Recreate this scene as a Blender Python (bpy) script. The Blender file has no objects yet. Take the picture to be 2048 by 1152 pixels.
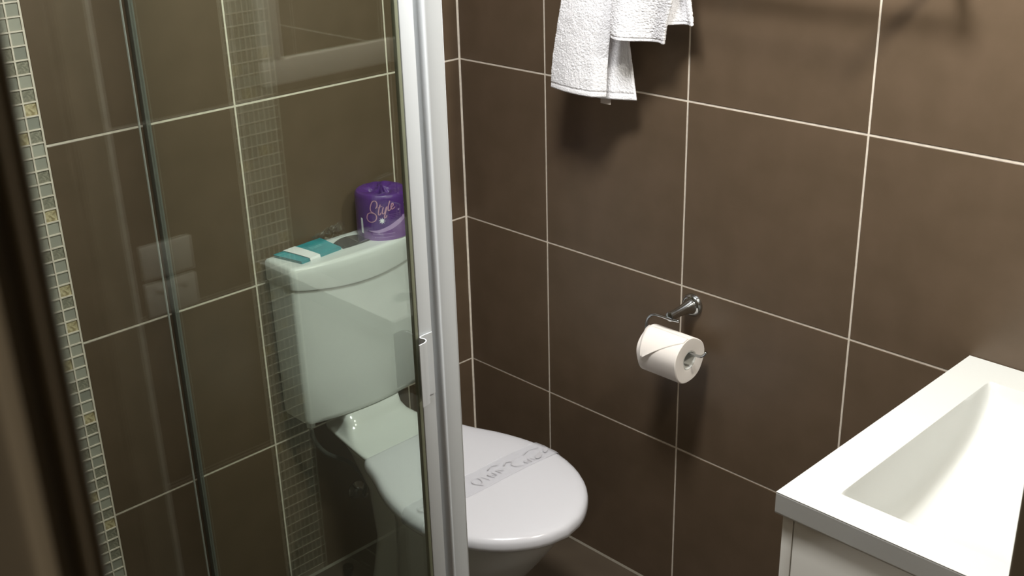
import bpy, bmesh, math, random
from mathutils import Vector, Matrix, noise

random.seed(7)
SC = bpy.context.scene
COL = SC.collection

# ------------------------------------------------------------------ camera
cam_data = bpy.data.cameras.new('camera')
cam = bpy.data.objects.new('camera', cam_data)
COL.objects.link(cam)
cam.location = (2.0660, -1.8240, 1.7470)
cam.rotation_euler = (1.1756, 0.0258, 0.7966)
cam_data.sensor_width = 36.0
cam_data.lens = 40.2635
cam_data.clip_start = 0.02
cam_data.dof.use_dof = True
cam_data.dof.focus_distance = 2.0
cam_data.dof.aperture_fstop = 20.0
SC.camera = cam

# ------------------------------------------------------------------ world, lamps, exposure
world = bpy.data.worlds.new('world')
SC.world = world
world.use_nodes = True
world.node_tree.nodes['Background'].inputs[0].default_value = (0.9, 0.95, 1.0, 1)
world.node_tree.nodes['Background'].inputs[1].default_value = 0.02


def area(name, loc, rot, size, power, col, shape='DISK'):
    l = bpy.data.lights.new(name, 'AREA')
    l.shape = shape
    l.size = size
    l.energy = power
    l.color = col
    o = bpy.data.objects.new(name, l)
    o.location = loc
    o.rotation_euler = rot
    COL.objects.link(o)
    return o


area('ceiling_lamp_light', (1.00, -0.79, 2.352), (0, 0, 0), 0.34, 23.5, (1.0, 0.99, 0.97))
area('vanity_lamp_light', (1.655, -0.33, 2.015), (0, math.radians(38), 0), 0.10, 8.0, (1.0, 0.95, 0.84))
area('hallway_fill_light', (2.12, -2.70, 2.35), (0, 0, 0), 0.25, 8.0, (1.0, 0.93, 0.84))  # added fill to light the door jambs; stands for no known lamp

SC.view_settings.view_transform = 'Standard'
SC.view_settings.look = 'None'
SC.view_settings.exposure = 0.35
SC.view_settings.gamma = 1.0
SC.view_settings.use_curve_mapping = False


# ------------------------------------------------------------------ materials
def lin(c):
    return tuple(((v / 255) / 12.92 if v / 255 <= 0.04045 else ((v / 255 + 0.055) / 1.055) ** 2.4) for v in c) + (1,)


def mat(name, col, rough=0.5, metal=0.0, spec=0.5, coat=0.0, mottle=None, bump=None, sub=0.0, coat_rough=0.05):
    m = bpy.data.materials.new(name)
    m.use_nodes = True
    nt = m.node_tree
    b = nt.nodes['Principled BSDF']
    b.inputs['Base Color'].default_value = lin(col)
    b.inputs['Roughness'].default_value = rough
    b.inputs['Metallic'].default_value = metal
    b.inputs['Specular IOR Level'].default_value = spec
    b.inputs['Coat Weight'].default_value = coat
    b.inputs['Coat Roughness'].default_value = coat_rough
    if sub:
        b.inputs['Subsurface Weight'].default_value = sub
        b.inputs['Subsurface Radius'].default_value = (0.01, 0.01, 0.01)
    tc = nt.nodes.new('ShaderNodeTexCoord')
    if mottle:
        col2, scale, detail = mottle
        n = nt.nodes.new('ShaderNodeTexNoise')
        n.inputs['Scale'].default_value = scale
        n.inputs['Detail'].default_value = detail
        mx = nt.nodes.new('ShaderNodeMix')
        mx.data_type = 'RGBA'
        nt.links.new(tc.outputs['Object'], n.inputs['Vector'])
        r = nt.nodes.new('ShaderNodeMapRange')
        r.inputs['From Min'].default_value = 0.35
        r.inputs['From Max'].default_value = 0.65
        nt.links.new(n.outputs['Fac'], r.inputs['Value'])
        nt.links.new(r.outputs['Result'], mx.inputs['Factor'])
        mx.inputs['A'].default_value = lin(col)
        mx.inputs['B'].default_value = lin(col2)
        nt.links.new(mx.outputs['Result'], b.inputs['Base Color'])
    if bump:
        scale, dist = bump
        n = nt.nodes.new('ShaderNodeTexNoise')
        n.inputs['Scale'].default_value = scale
        n.inputs['Detail'].default_value = 4
        bp = nt.nodes.new('ShaderNodeBump')
        bp.inputs['Strength'].default_value = 1.0
        bp.inputs['Distance'].default_value = dist
        nt.links.new(tc.outputs['Object'], n.inputs['Vector'])
        nt.links.new(n.outputs['Fac'], bp.inputs['Height'])
        nt.links.new(bp.outputs['Normal'], b.inputs['Normal'])
    return m


M = {}
M['tile'] = mat('brown_porcelain', (91, 76, 60), 0.40, spec=0.5, mottle=((97, 81, 65), 14, 5), bump=(60, 0.00008))
M['floor_tile'] = mat('floor_porcelain', (70, 60, 49), 0.5, mottle=((76, 66, 54), 10, 5))
M['grout'] = mat('grout', (226, 217, 202), 0.9, mottle=((212, 202, 188), 60, 3))
M['floor_grout'] = mat('floor_grout', (120, 114, 102), 0.9)
M['china'] = mat('vitreous_china', (206, 208, 206), 0.18, spec=0.5, coat=0.5)
M['plastic'] = mat('white_plastic', (208, 211, 210), 0.28, spec=0.5)
M['seatplastic'] = mat('seat_plastic', (206, 206, 211), 0.22, spec=0.5)
M['basin'] = mat('polymarble', (212, 214, 211), 0.15, coat=0.4)
M['cabinet'] = mat('cabinet_gloss', (226, 224, 216), 0.3)
M['frame'] = mat('white_powdercoat', (200, 205, 209), 0.38, spec=0.5)
M['seal'] = mat('grey_seal', (120, 124, 104), 0.4)
M['chrome'] = mat('chrome', (190, 195, 198), 0.12, metal=1.0)
M['darkenedchrome'] = mat('darkened_chrome', (78, 82, 82), 0.2, metal=1.0)  # chrome darkened to stand in for dark reflections on the flush plate
M['aluminium'] = mat('satin_aluminium', (112, 117, 113), 0.4, metal=0.15)
M['silicone'] = mat('silicone', (196, 202, 196), 0.5)
M['towel'] = mat('terry', (246, 246, 250), 1.0, spec=0.0, bump=(420, 0.0016), sub=0.0)
M['hem'] = mat('woven_hem', (226, 228, 234), 0.9, spec=0.1, bump=(900, 0.0004))
M['tag'] = mat('satin_tag', (206, 196, 188), 0.6)
M['paper'] = mat('tissue_paper', (240, 234, 228), 0.95, spec=0.05, bump=(900, 0.0002))
M['cardboard'] = mat('core_board', (206, 206, 200), 0.9)
M['purple'] = mat('purple_wrap', (84, 40, 128), 0.4, mottle=((74, 33, 116), 30, 3), bump=(70, 0.0008))
M['purple_light'] = mat('purple_print', (120, 80, 150), 0.4)
M['lilac'] = mat('lilac_print', (178, 148, 200), 0.4)
M['pinkprint'] = mat('rose_print', (196, 146, 170), 0.4)
M['whiteprint'] = mat('white_print', (245, 245, 255), 0.5)
M['teal'] = mat('teal_sachet', (20, 150, 160), 0.35, mottle=((16, 138, 150), 40, 2), bump=(50, 0.0006))
M['tealprint'] = mat('pale_teal_print', (90, 190, 196), 0.4)
M['band'] = mat('paper_band', (232, 234, 236), 0.8)
M['mirrorframe'] = mat('mirror_frame', (222, 214, 204), 0.35)
M['timber'] = mat('painted_door_frame', (122, 112, 94), 0.28, coat=0.3)
M['plaster'] = mat('plaster_white', (222, 220, 214), 0.9, bump=(40, 0.0003))
M['hall'] = mat('hall_paint', (150, 140, 124), 0.9)
M['hallfloor'] = mat('hall_carpet', (88, 76, 64), 1.0, bump=(300, 0.002))
M['switch'] = mat('switch_plastic', (226, 220, 210), 0.35)
M['hose'] = mat('braided_hose', (70, 72, 68), 0.5, metal=0.2)
M['rubber'] = mat('rubber', (40, 40, 40), 0.7)
M['bandprint'] = mat('grey_band_print', (182, 181, 186), 0.8)
for i, c in enumerate([(156, 155, 144), (144, 144, 134), (166, 165, 153)]):
    M['glass_tile%d' % i] = mat('glass_mosaic', c, 0.15, coat=0.3, bump=(25, 0.0004))
M['crackle_tile'] = mat('crackle_mosaic', (124, 122, 108), 0.3, mottle=((156, 152, 136), 260, 6), bump=(300, 0.0012), coat=0.4)
M['stone_tile'] = mat('stone_mosaic', (204, 192, 156), 0.6, mottle=((150, 136, 100), 160, 6), bump=(240, 0.0015))


def glass_mat(name, tint, ior=1.5):
    m = bpy.data.materials.new(name)
    m.use_nodes = True
    nt = m.node_tree
    for n in list(nt.nodes):
        nt.nodes.remove(n)
    out = nt.nodes.new('ShaderNodeOutputMaterial')
    mix = nt.nodes.new('ShaderNodeMixShader')
    tr = nt.nodes.new('ShaderNodeBsdfTransparent')
    gl = nt.nodes.new('ShaderNodeBsdfGlossy')
    fr = nt.nodes.new('ShaderNodeFresnel')
    geo = nt.nodes.new('ShaderNodeNewGeometry')
    mr = nt.nodes.new('ShaderNodeMapRange')
    mr.inputs['To Min'].default_value = ior
    mr.inputs['To Max'].default_value = 1 / ior
    nt.links.new(geo.outputs['Backfacing'], mr.inputs['Value'])
    nt.links.new(mr.outputs['Result'], fr.inputs['IOR'])
    tr.inputs[0].default_value = tint + (1,)
    gl.inputs['Roughness'].default_value = 0.0
    gl.inputs[0].default_value = (0.95, 1, 0.96, 1)
    nt.links.new(fr.outputs[0], mix.inputs[0])
    nt.links.new(tr.outputs[0], mix.inputs[1])
    nt.links.new(gl.outputs[0], mix.inputs[2])
    nt.links.new(mix.outputs[0], out.inputs[0])
    return m


M['pane'] = glass_mat('clear_shower_glass', (0.938, 0.972, 0.942))
M['film'] = glass_mat('clear_film', (0.96, 0.96, 0.96), 1.7)


def tissue_mat(name='thin_paper_band', fac=0.45, rough=0.7):
    m = bpy.data.materials.new(name)
    m.use_nodes = True
    nt = m.node_tree
    b = nt.nodes['Principled BSDF']
    b.inputs['Base Color'].default_value = lin((214, 214, 220))
    b.inputs['Roughness'].default_value = rough
    out = nt.nodes['Material Output']
    mix = nt.nodes.new('ShaderNodeMixShader')
    tr = nt.nodes.new('ShaderNodeBsdfTransparent')
    mix.inputs[0].default_value = fac
    nt.links.new(tr.outputs[0], mix.inputs[1])
    nt.links.new(b.outputs[0], mix.inputs[2])
    nt.links.new(mix.outputs[0], out.inputs[0])
    return m


M['tissue'] = tissue_mat('thin_paper_band', 0.42)
M['acrylic'] = tissue_mat('clear_acrylic', 0.13, 0.25)


def mirror_mat():
    return mat('mirror_silver', (225, 230, 228), 0.02, metal=1.0)


M['mirror'] = mirror_mat()
M['lampglow'] = bpy.data.materials.new('lamp_diffuser')
M['lampglow'].use_nodes = True
_b = M['lampglow'].node_tree.nodes['Principled BSDF']
_b.inputs['Emission Color'].default_value = (1, 0.97, 0.92, 1)
_b.inputs['Emission Strength'].default_value = 3.0


# ------------------------------------------------------------------ helpers
def empty(name, loc, label=None, cat=None, group=None, kind=None):
    o = bpy.data.objects.new(name, None)
    o.empty_display_size = 0.05
    o.location = loc
    COL.objects.link(o)
    if label: o['label'] = label
    if cat: o['category'] = cat
    if group: o['group'] = group
    if kind: o['kind'] = kind
    return o


def wloc(o):
    p = Vector(o.location)
    return p + wloc(o.parent) if o.parent else p


def obj(name, bm, m, parent=None, smooth=False, bevel=0.0, segs=2, sub=0, solid=0.0, label=None, recentre=True):
    """mesh built in world coordinates -> one object, origin at its middle"""
    bmesh.ops.recalc_face_normals(bm, faces=bm.faces)
    if bevel:
        bmesh.ops.bevel(bm, geom=[e for e in bm.edges if e.calc_face_angle(0) > 0.5], offset=bevel, segments=segs, profile=0.5, affect='EDGES', clamp_overlap=True)
    vs = [v.co for v in bm.verts]
    c = Vector([(min(v[i] for v in vs) + max(v[i] for v in vs)) / 2 for i in range(3)]) if recentre else Vector()
    for v in bm.verts:
        v.co -= c
    me = bpy.data.meshes.new(name)
    bm.to_mesh(me)
    bm.free()
    me.materials.append(m)
    if smooth or bevel:
        for p in me.polygons:
            p.use_smooth = True
        if bevel or smooth == 'auto':
            me.set_sharp_from_angle(angle=0.7)
    o = bpy.data.objects.new(name, me)
    COL.objects.link(o)
    if parent:
        o.parent = parent
        o.location = c - wloc(parent)
    else:
        o.location = c
    if solid:
        s = o.modifiers.new('thickness', 'SOLIDIFY')
        s.thickness = solid
        s.offset = 0
    if sub:
        s = o.modifiers.new('smooth', 'SUBSURF')
        s.levels = sub
        s.render_levels = sub
    if label: o['label'] = label
    return o


def tag(o, label=None, cat=None, group=None, kind=None):
    if label: o['label'] = label
    if cat: o['category'] = cat
    if group: o['group'] = group
    if kind: o['kind'] = kind
    return o


def B():
    return bmesh.new()


def box(bm, x0, x1, y0, y1, z0, z1):
    v = [bm.verts.new((x, y, z)) for x in (x0, x1) for y in (y0, y1) for z in (z0, z1)]
    for f in ((0, 1, 3, 2), (4, 6, 7, 5), (0, 4, 5, 1), (2, 3, 7, 6), (0, 2, 6, 4), (1, 5, 7, 3)):
        bm.faces.new([v[i] for i in f])
    return bm


def bx(*a):
    return box(B(), *a)


def loft(bm, rings, cap0=True, cap1=True):
    """rings of equal length, closed"""
    R = [[bm.verts.new(p) for p in r] for r in rings]
    n = len(R[0])
    for a, b in zip(R, R[1:]):
        for i in range(n):
            bm.faces.new((a[i], a[(i + 1) % n], b[(i + 1) % n], b[i]))
    if cap0: bm.faces.new(R[0])
    if cap1: bm.faces.new(R[-1])
    return bm


def frame_of(d):
    d = d.normalized()
    u = Vector((0, 0, 1)) if abs(d.z) < 0.9 else Vector((1, 0, 0))
    a = d.cross(u).normalized()
    return a, d.cross(a).normalized()


def tube(bm, pts, r, n=12, cap=True):
    pts = [Vector(p) for p in pts]
    rs = r if isinstance(r, (list, tuple)) else [r] * len(pts)
    rings = []
    a = None
    for i, p in enumerate(pts):
        d = (pts[min(i + 1, len(pts) - 1)] - pts[max(i - 1, 0)]).normalized()
        if a is None:
            a, b = frame_of(d)
        else:
            a = (a - d * a.dot(d)).normalized()
            b = d.cross(a)
        rings.append([p + (a * math.cos(t) + b * math.sin(t)) * rs[i] for t in [2 * math.pi * k / n for k in range(n)]])
    return loft(bm, rings, cap, cap)


def smooth_path(pts, n=8):
    """Catmull-Rom"""
    P = [Vector(p) for p in pts]
    P = [P[0] * 2 - P[1]] + P + [P[-1] * 2 - P[-2]]
    out = []
    for i in range(1, len(P) - 2):
        for k in range(n):
            t = k / n
            out.append(0.5 * ((2 * P[i]) + (-P[i - 1] + P[i + 1]) * t + (2 * P[i - 1] - 5 * P[i] + 4 * P[i + 1] - P[i + 2]) * t * t + (-P[i - 1] + 3 * P[i] - 3 * P[i + 1] + P[i + 2]) * t ** 3))
    out.append(P[-2])
    return out


def lathe(bm, base, axis, prof, n=32, cap=True):
    """prof: (distance along axis, radius)"""
    base = Vector(base)
    axis = Vector(axis).normalized()
    a, b = frame_of(axis)
    rings = [[base + axis * h + (a * math.cos(2 * math.pi * k / n) + b * math.sin(2 * math.pi * k / n)) * max(r, 1e-5) for k in range(n)] for h, r in prof]
    return loft(bm, rings, cap, cap)


def prism(bm, poly, z0, z1, axis='z'):
    def P(p, h):
        return (p[0], p[1], h) if axis == 'z' else ((h, p[0], p[1]) if axis == 'x' else (p[0], h, p[1]))
    return loft(bm, [[P(p, z0) for p in poly], [P(p, z1) for p in poly]])


def interp(tab, x):
    if x <= tab[0][0]: return tab[0][1]
    for (x0, y0), (x1, y1) in zip(tab, tab[1:]):
        if x <= x1:
            return y0 + (y1 - y0) * (x - x0) / (x1 - x0)
    return tab[-1][1]


def sinterp(tab, x):
    """smooth table lookup (Catmull-Rom)"""
    n = len(tab)
    if x <= tab[0][0]: return tab[0][1]
    if x >= tab[-1][0]: return tab[-1][1]
    for i in range(n - 1):
        if x <= tab[i + 1][0]:
            x0, y0 = tab[i]
            x1, y1 = tab[i + 1]
            h = x1 - x0
            m0 = (y1 - y0) / h if i == 0 else (y1 - tab[i - 1][1]) / (x1 - tab[i - 1][0])
            m1 = (y1 - y0) / h if i == n - 2 else (tab[i + 2][1] - y0) / (tab[i + 2][0] - x0)
            t = (x - x0) / h
            return (2 * t ** 3 - 3 * t * t + 1) * y0 + (t ** 3 - 2 * t * t + t) * h * m0 + (-2 * t ** 3 + 3 * t * t) * y1 + (t ** 3 - t * t) * h * m1


# ------------------------------------------------------------------ room shell
G = 0.0022          # half joint
XW = 1.79           # plane of the vanity wall
YL = -1.80          # plane of the shower's end wall
ZC = 2.36
ZJ = [0.0, 0.4, 0.8, 1.2, 1.6, 2.0, ZC]
TH = 0.0012         # how far tiles stand proud of the grout
_tile_cache = {}


def tile_mesh(w, h, key):
    """tile lying in local XZ plane, face towards -Y, centre at origin of the face"""
    k = (round(w, 4), round(h, 4), key)
    if k in _tile_cache: return _tile_cache[k]
    bm = B()
    e = 0.0009
    def ring(i, y): return [bm.verts.new(((w / 2 - i) * sx, y, (h / 2 - i) * sz)) for sx, sz in ((-1, -1), (1, -1), (1, 1), (-1, 1))]
    a, b, c = ring(0, TH + 0.002), ring(0, 0.0006), ring(e, 0)
    for p, q in ((a, b), (b, c)):
        for i in range(4):
            bm.faces.new((p[i], p[(i + 1) % 4], q[(i + 1) % 4], q[i]))
    bm.faces.new(c)
    bmesh.ops.recalc_face_normals(bm, faces=bm.faces)
    me = bpy.data.meshes.new('tile')
    bm.to_mesh(me)
    bm.free()
    me.materials.append(M[key])
    _tile_cache[k] = me
    return me


def lay(root, face, u0, u1, v0, v1, at, key='tile', name='tile', off=0.0):
    """face: 'x+' wall in plane x=at seen from +x; 'x-' ; 'y-' ; 'y+' ; 'z+'"""
    w, h = (u1 - u0) - 2 * G, (v1 - v0) - 2 * G
    if w < 0.004 or h < 0.004: return
    o = bpy.data.objects.new(name, tile_mesh(w, h, key))
    COL.objects.link(o)
    u, v = (u0 + u1) / 2, (v0 + v1) / 2
    o.parent = root
    if face == 'x+':
        p, r = Vector((at + off, u, v)), (0, 0, math.pi / 2)
    elif face == 'x-':
        p, r = Vector((at - off, u, v)), (0, 0, -math.pi / 2)
    elif face == 'y-':
        p, r = Vector((u, at - off, v)), (0, 0, 0)
    elif face == 'y+':
        p, r = Vector((u, at + off, v)), (0, 0, math.pi)
    else:
        p, r = Vector((u, v, at + off)), (-math.pi / 2, 0, 0)
    o.location = p - wloc(root)
    o.rotation_euler = r
    return o


def wall(name, bm, m=None):
    o = obj(name, bm, m or M['grout'])
    o['kind'] = 'structure'
    return o


# back wall (behind toilet and shower): plane x = 0, tiles' faces at x = 0
wb = wall('wall_back', bx(-0.10, -TH, YL - 0.10, 0.10, -0.05, ZC))
mos0, mos1 = -1.0205, -1.1235
for u0, u1 in ((-0.2200, 0.0), (-0.6207, -0.2200), (mos0, -0.6207), (-1.5245, mos1), (YL, -1.5245)):
    for v0, v1 in zip(ZJ, ZJ[1:]):
        lay(wb, 'x+', u0, u1, v0, v1, 0)

# mosaic feature strip: grout lattice plus single pieces
PIT = 0.0253
bars = B()
rows = int(2.28 / PIT)
ny = 4
for k in range(ny + 1):
    y = mos0 - 0.0012 - k * PIT
    box(bars, -0.0014, 0.0016, y - 0.0015, y + 0.0015, 0.0, ZC - 0.002)
zo = 1.2 - PIT * round(1.2 / PIT) + 0.0085
for r in range(rows + 4):
    z = zo + r * PIT
    if 0.004 < z < ZC - 0.004:
        box(bars, -0.0014, 0.0015, mos1 + 0.0008, mos0 - 0.0008, z - 0.0013, z + 0.0013)
g = obj('mosaic_grout', bars, M['grout'], wb)
g['kind'] = 'stuff'


def piece_mesh(key):
    bm = B()
    s = PIT / 2 - 0.0010
    def ring(i, x): return [bm.verts.new((x, (s - i) * a, (s - i) * b)) for a, b in ((-1, -1), (1, -1), (1, 1), (-1, 1))]
    rr = [ring(0, -0.0035), ring(0, -0.0011), ring(0.0012, -0.0006)]
    for p, q in zip(rr, rr[1:]):
        for i in range(4):
            bm.faces.new((p[i], p[(i + 1) % 4], q[(i + 1) % 4], q[i]))
    bm.faces.new(rr[-1])
    bmesh.ops.recalc_face_normals(bm, faces=bm.faces)
    me = bpy.data.meshes.new('mosaic_piece')
    bm.to_mesh(me)
    bm.free()
    me.materials.append(M[key])
    return me


pm = {k: piece_mesh(k) for k in ('glass_tile0', 'glass_tile1', 'glass_tile2', 'crackle_tile', 'stone_tile')}
stone_at = {}
# columns counted from the toilet side; (column, height) of the cream stone pieces in view
stones = [(0, 1.272), (1, 1.222), (0, 1.07), (0, 0.93), (0, 0.85), (1, 0.775), (0, 0.64), (1, 0.46), (0, 0.38), (3, 1.30), (2, 1.10), (3, 0.9), (2, 0.7), (3, 0.5), (1, 1.6), (0, 1.75), (2, 1.9)]
rest = []
n_single = 0
for r in range(-1, rows + 4):
    zc = zo + (r + 0.5) * PIT
    if zc < PIT / 2 or zc > ZC - PIT / 2: continue
    for c in range(ny):
        yc = mos0 - 0.0012 - (c + 0.5) * PIT
        key = 'glass_tile%d' % random.choice([0, 0, 1, 2, 2])
        if random.random() < 0.30: key = 'crackle_tile'
        for sc, sz in stones:
            if sc == c and abs(sz - zc) < PIT / 2: key = 'stone_tile'
        if zc < 1.72 and n_single < 290:
            o = bpy.data.objects.new('mosaic_piece', pm[key])
            COL.objects.link(o)
            o.parent = wb
            o.location = Vector((0, yc, zc)) - wloc(wb)
            n_single += 1
        else:
            rest.append((yc, zc))
bm = B()
for yc, zc in rest:
    s = PIT / 2 - 0.001
    box(bm, -0.0035, -0.0006, yc - s, yc + s, zc - s, zc + s)
obj('mosaic_field', bm, M['glass_tile0'], wb)['kind'] = 'stuff'

# right wall: plane y = 0
wr = wall('wall_right', bx(-0.0, XW + 0.11, TH, 0.10, -0.05, ZC))
XJ = [0.0, 0.2850, 0.6845, 1.0840, 1.4835, XW]
for u0, u1 in zip(XJ, XJ[1:]):
    for v0, v1 in zip(ZJ, ZJ[1:]):
        lay(wr, 'y-', u0, u1, v0, v1, 0)

# vanity wall with the doorway
DY0, DY1, DZ = -0.963, -1.7675, 2.04
bm = bx(XW + TH, 1.90, DY0, 0.0 + TH, -0.05, ZC)
wf = wall('wall_front', bm)
bm = bx(XW + TH, 1.90, DY1, DY0, DZ, ZC)
wf2 = obj('lintel', bm, M['plaster'], wf)
bm = bx(XW + TH, 1.90, YL - 0.1, DY1, -0.05, ZC)
wf3 = obj('nib', bm, M['plaster'], wf)
for u0, u1 in ((-0.2, 0.0), (-0.6, -0.2), (-0.885, -0.6)):
    for v0, v1 in zip(ZJ, ZJ[1:]):
        lay(wf, 'x-', u0, u1, v0, v1, XW)

# shower end wall
wl = wall('wall_left', bx(0.0, XW, YL - 0.10, YL - TH, -0.05, ZC))
for u0, u1 in ((0, 0.39), (0.39, 0.79), (0.79, 1.19), (1.19, 1.59), (1.59, XW)):
    for v0, v1 in zip(ZJ, ZJ[1:]):
        lay(wl, 'y+', u0, u1, v0, v1, YL)

# floor and ceiling
fl = wall('floor', bx(0.0, XW + TH, YL, 0.0 + TH, -0.06, -TH), M['floor_grout'])
FX = [0.0, 0.285, 0.6845, 1.084, 1.4835, XW]
FY = [YL, -1.60, -1.20, -0.80, -0.40, 0.0]
for u0, u1 in zip(FX, FX[1:]):
    for v0, v1 in zip(FY, FY[1:]):
        lay(fl, 'z+', u0, u1, v0, v1, 0, 'floor_tile')
ce = wall('ceiling', bx(-0.1, 1.9, YL - 0.1, 0.1, ZC, ZC + 0.05), M['plaster'])

# grout fillets in the corners and along the floor
bm = prism(B(), [(0.0, 0.0), (0.0035, 0.0), (0.0, -0.0035)], 0.0, ZC)
obj('corner_grout', bm, M['grout'], wb)
bm = prism(B(), [(0.0, 0.0), (-0.004, 0.0), (0.0, 0.004)], 0.0, XW, 'x')
obj('floor_joint', bm, M['floor_grout'], wr)
bm = prism(B(), [(0.0, 0.0), (0.005, 0.0), (0.0, 0.005)], YL, 0.0, 'y')
obj('floor_joint', bm, M['floor_grout'], wb)

# hallway outside the door
wall('floor_hallway', bx(1.90, 3.3, -3.0, 0.1, -0.06, 0.0), M['hallfloor'])
wall('floor_threshold', bx(XW + TH, 1.90, DY1, DY0, -0.06, 0.0), M['hallfloor'])
wall('ceiling_hallway', bx(1.90, 3.3, -3.0, 0.1, 2.4, 2.45), M['plaster'])
wall('wall_hallway', bx(3.3, 3.4, -3.0, 0.1, -0.06, 2.45), M['hall'])
wall('wall_hallway_end', bx(1.8, 3.4, -3.1, -3.0, -0.06, 2.45), M['hall'])
wall('wall_hallway_near', bx(1.8, 3.4, 0.1, 0.2, -0.06, 2.45), M['hall'])
wall('wall_hallway_side', bx(1.87, 1.90, -3.0, YL - 0.1, -0.06, 2.45), M['hall'])

# door frame (jamb linings and moulded architraves)
df = empty('trim_1', (1.845, -1.36, 0), kind='structure')
obj('lining', bx(XW - 0.001, 1.901, DY0 - 0.012, DY0 + 0.004, 0, DZ), M['timber'], df, bevel=0.0015)
obj('lining', bx(XW - 0.001, 1.901, DY1 - 0.004, DY1 + 0.001, 0, DZ), M['timber'], df, bevel=0.0008)
obj('lining', bx(XW - 0.001, 1.901, DY1, DY0, DZ - 0.012, DZ), M['timber'], df)


def architrave(yedge, sgn, xface, out, w=0.067):
    """profile in plan: starts at the opening edge yedge, runs away by sgn; xface is the wall face, out the way it stands out"""
    prof = [(0, 0), (0, 0.014), (0.0012, 0.0165), (0.0035, 0.0175), (0.0046, 0.0165), (0.0052, 0.0140), (0.0060, 0.0140),
            (0.0066, 0.0163), (0.0075, 0.0178), (0.0088, 0.0184), (0.0100, 0.0178), (0.0110, 0.0160), (0.0125, 0.0155), (0.045, 0.0150), (0.060, 0.0140), (w, 0.010), (w, 0)]
    poly = [(xface + out * d, yedge + sgn * t) for t, d in prof]
    return prism(B(), poly, 0, DZ + 0.06)


obj('architrave', architrave(DY0 - 0.004, 1, XW, -1), M['timber'], df, smooth='auto')
obj('architrave', architrave(DY1, -1, 1.90, 1), M['timber'], df, smooth='auto')
obj('architrave', architrave(DY0, 1, 1.90, 1), M['timber'], df, smooth='auto')

# ------------------------------------------------------------------ toilet
YT = -0.425
toilet = empty('toilet', (0.35, YT, 0), 'white close-coupled toilet with its lid closed beside the glass shower screen', 'toilet')


def sring(cx, cy, hx0, hx1, hy, z, n=48, e=2.4, eb=4.0):
    """superellipse ring: back half (towards x=0) squarer than the front"""
    out = []
    for k in range(n):
        t = 2 * math.pi * k / n
        c, s = math.cos(t), math.sin(t)
        ee = e if c > 0 else eb
        x = math.copysign(abs(c) ** (2 / ee), c) * (hx1 if c > 0 else hx0)
        y = math.copysign(abs(s) ** (2 / ee), s) * hy
        out.append((cx + x, cy + y, z))
    return out


# pan: foot, bowl and rim as one body
rings = []
for z, xb, xf, hy in ((0.0, 0.22, 0.50, 0.098), (0.015, 0.22, 0.502, 0.100), (0.08, 0.225, 0.505, 0.096), (0.14, 0.235, 0.535, 0.102), (0.20, 0.25, 0.585, 0.116),
                      (0.26, 0.265, 0.630, 0.132), (0.32, 0.28, 0.672, 0.148), (0.36, 0.27, 0.692, 0.156), (0.385, 0.26, 0.700, 0.160), (0.392, 0.27, 0.69, 0.152)):
    cx = xb + (xf - xb) * 0.45
    rings.append(sring(cx, YT, cx - xb, xf - cx, hy, z, e=2.1, eb=2.4))
obj('pan', loft(B(), rings), M['china'], toilet, smooth=True)
rings = []
for z, xb, xf, hy in ((0.0, 0.12, 0.34, 0.085), (0.05, 0.13, 0.34, 0.072), (0.15, 0.14, 0.34, 0.058), (0.28, 0.12, 0.34, 0.060), (0.37, 0.06, 0.34, 0.075), (0.40, 0.05, 0.34, 0.085)):
    cx = (xb + xf) / 2
    rings.append(sring(cx, YT, cx - xb, xf - cx, hy, z, e=3, eb=3))
obj('trapway', loft(B(), rings), M['china'], toilet, smooth=True)
# shelf and neck under the cistern
rings = []
for z, xb, xf, hy in ((0.385, 0.06, 0.34, 0.070), (0.402, 0.04, 0.33, 0.092), (0.412, 0.025, 0.30, 0.108), (0.420, 0.02, 0.280, 0.113), (0.4245, 0.022, 0.270, 0.112), (0.4265, 0.024, 0.235, 0.108),
                      (0.431, 0.026, 0.19, 0.104), (0.440, 0.03, 0.158, 0.098), (0.455, 0.03, 0.140, 0.094), (0.476, 0.03, 0.133, 0.093)):
    cx = (xb + xf) / 2
    rings.append([(x, YT + (y - YT) * (0.80 + 0.24 * max(0, min(1, (x - 0.07) / 0.17))), zz) for x, y, zz in sring(cx, YT, cx - xb, xf - cx, hy, z, e=5, eb=5)])
obj('neck', loft(B(), rings), M['china'], toilet, smooth=True)


# seat and lid
WID = [(0.236, 0.118), (0.250, 0.128), (0.275, 0.136), (0.31, 0.148), (0.36, 0.170), (0.42, 0.188), (0.48, 0.197), (0.54, 0.196), (0.60, 0.180), (0.65, 0.155), (0.69, 0.122), (0.72, 0.082), (0.738, 0.042), (0.745, 0.0)]


def lid_outline(grow=0.0):
    xs = [0.236, 0.238, 0.243, 0.25, 0.262, 0.275, 0.29, 0.31, 0.335, 0.36, 0.39, 0.42, 0.45, 0.48, 0.51, 0.54, 0.57, 0.60, 0.625, 0.65, 0.67, 0.69, 0.705, 0.72, 0.73, 0.738, 0.743]
    half = [(x, sinterp(WID, x) + grow) for x in xs]
    half[0] = (0.236 - grow, half[0][1] - 0.006)
    return [(x, YT + w) for x, w in half] + [(0.7455 + grow, YT)] + [(x, YT - w) for x, w in reversed(half)]


def lid_rings(spec):
    base = lid_outline()
    cx, cy = 0.50, YT
    L = []
    for inset, z in spec:
        r = []
        for x, y in base:
            d = math.hypot(x - cx, y - cy)
            k = (d - inset) / d
            r.append((cx + (x - cx) * k, cy + (y - cy) * k, z))
        L.append(r)
    return L


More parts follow.
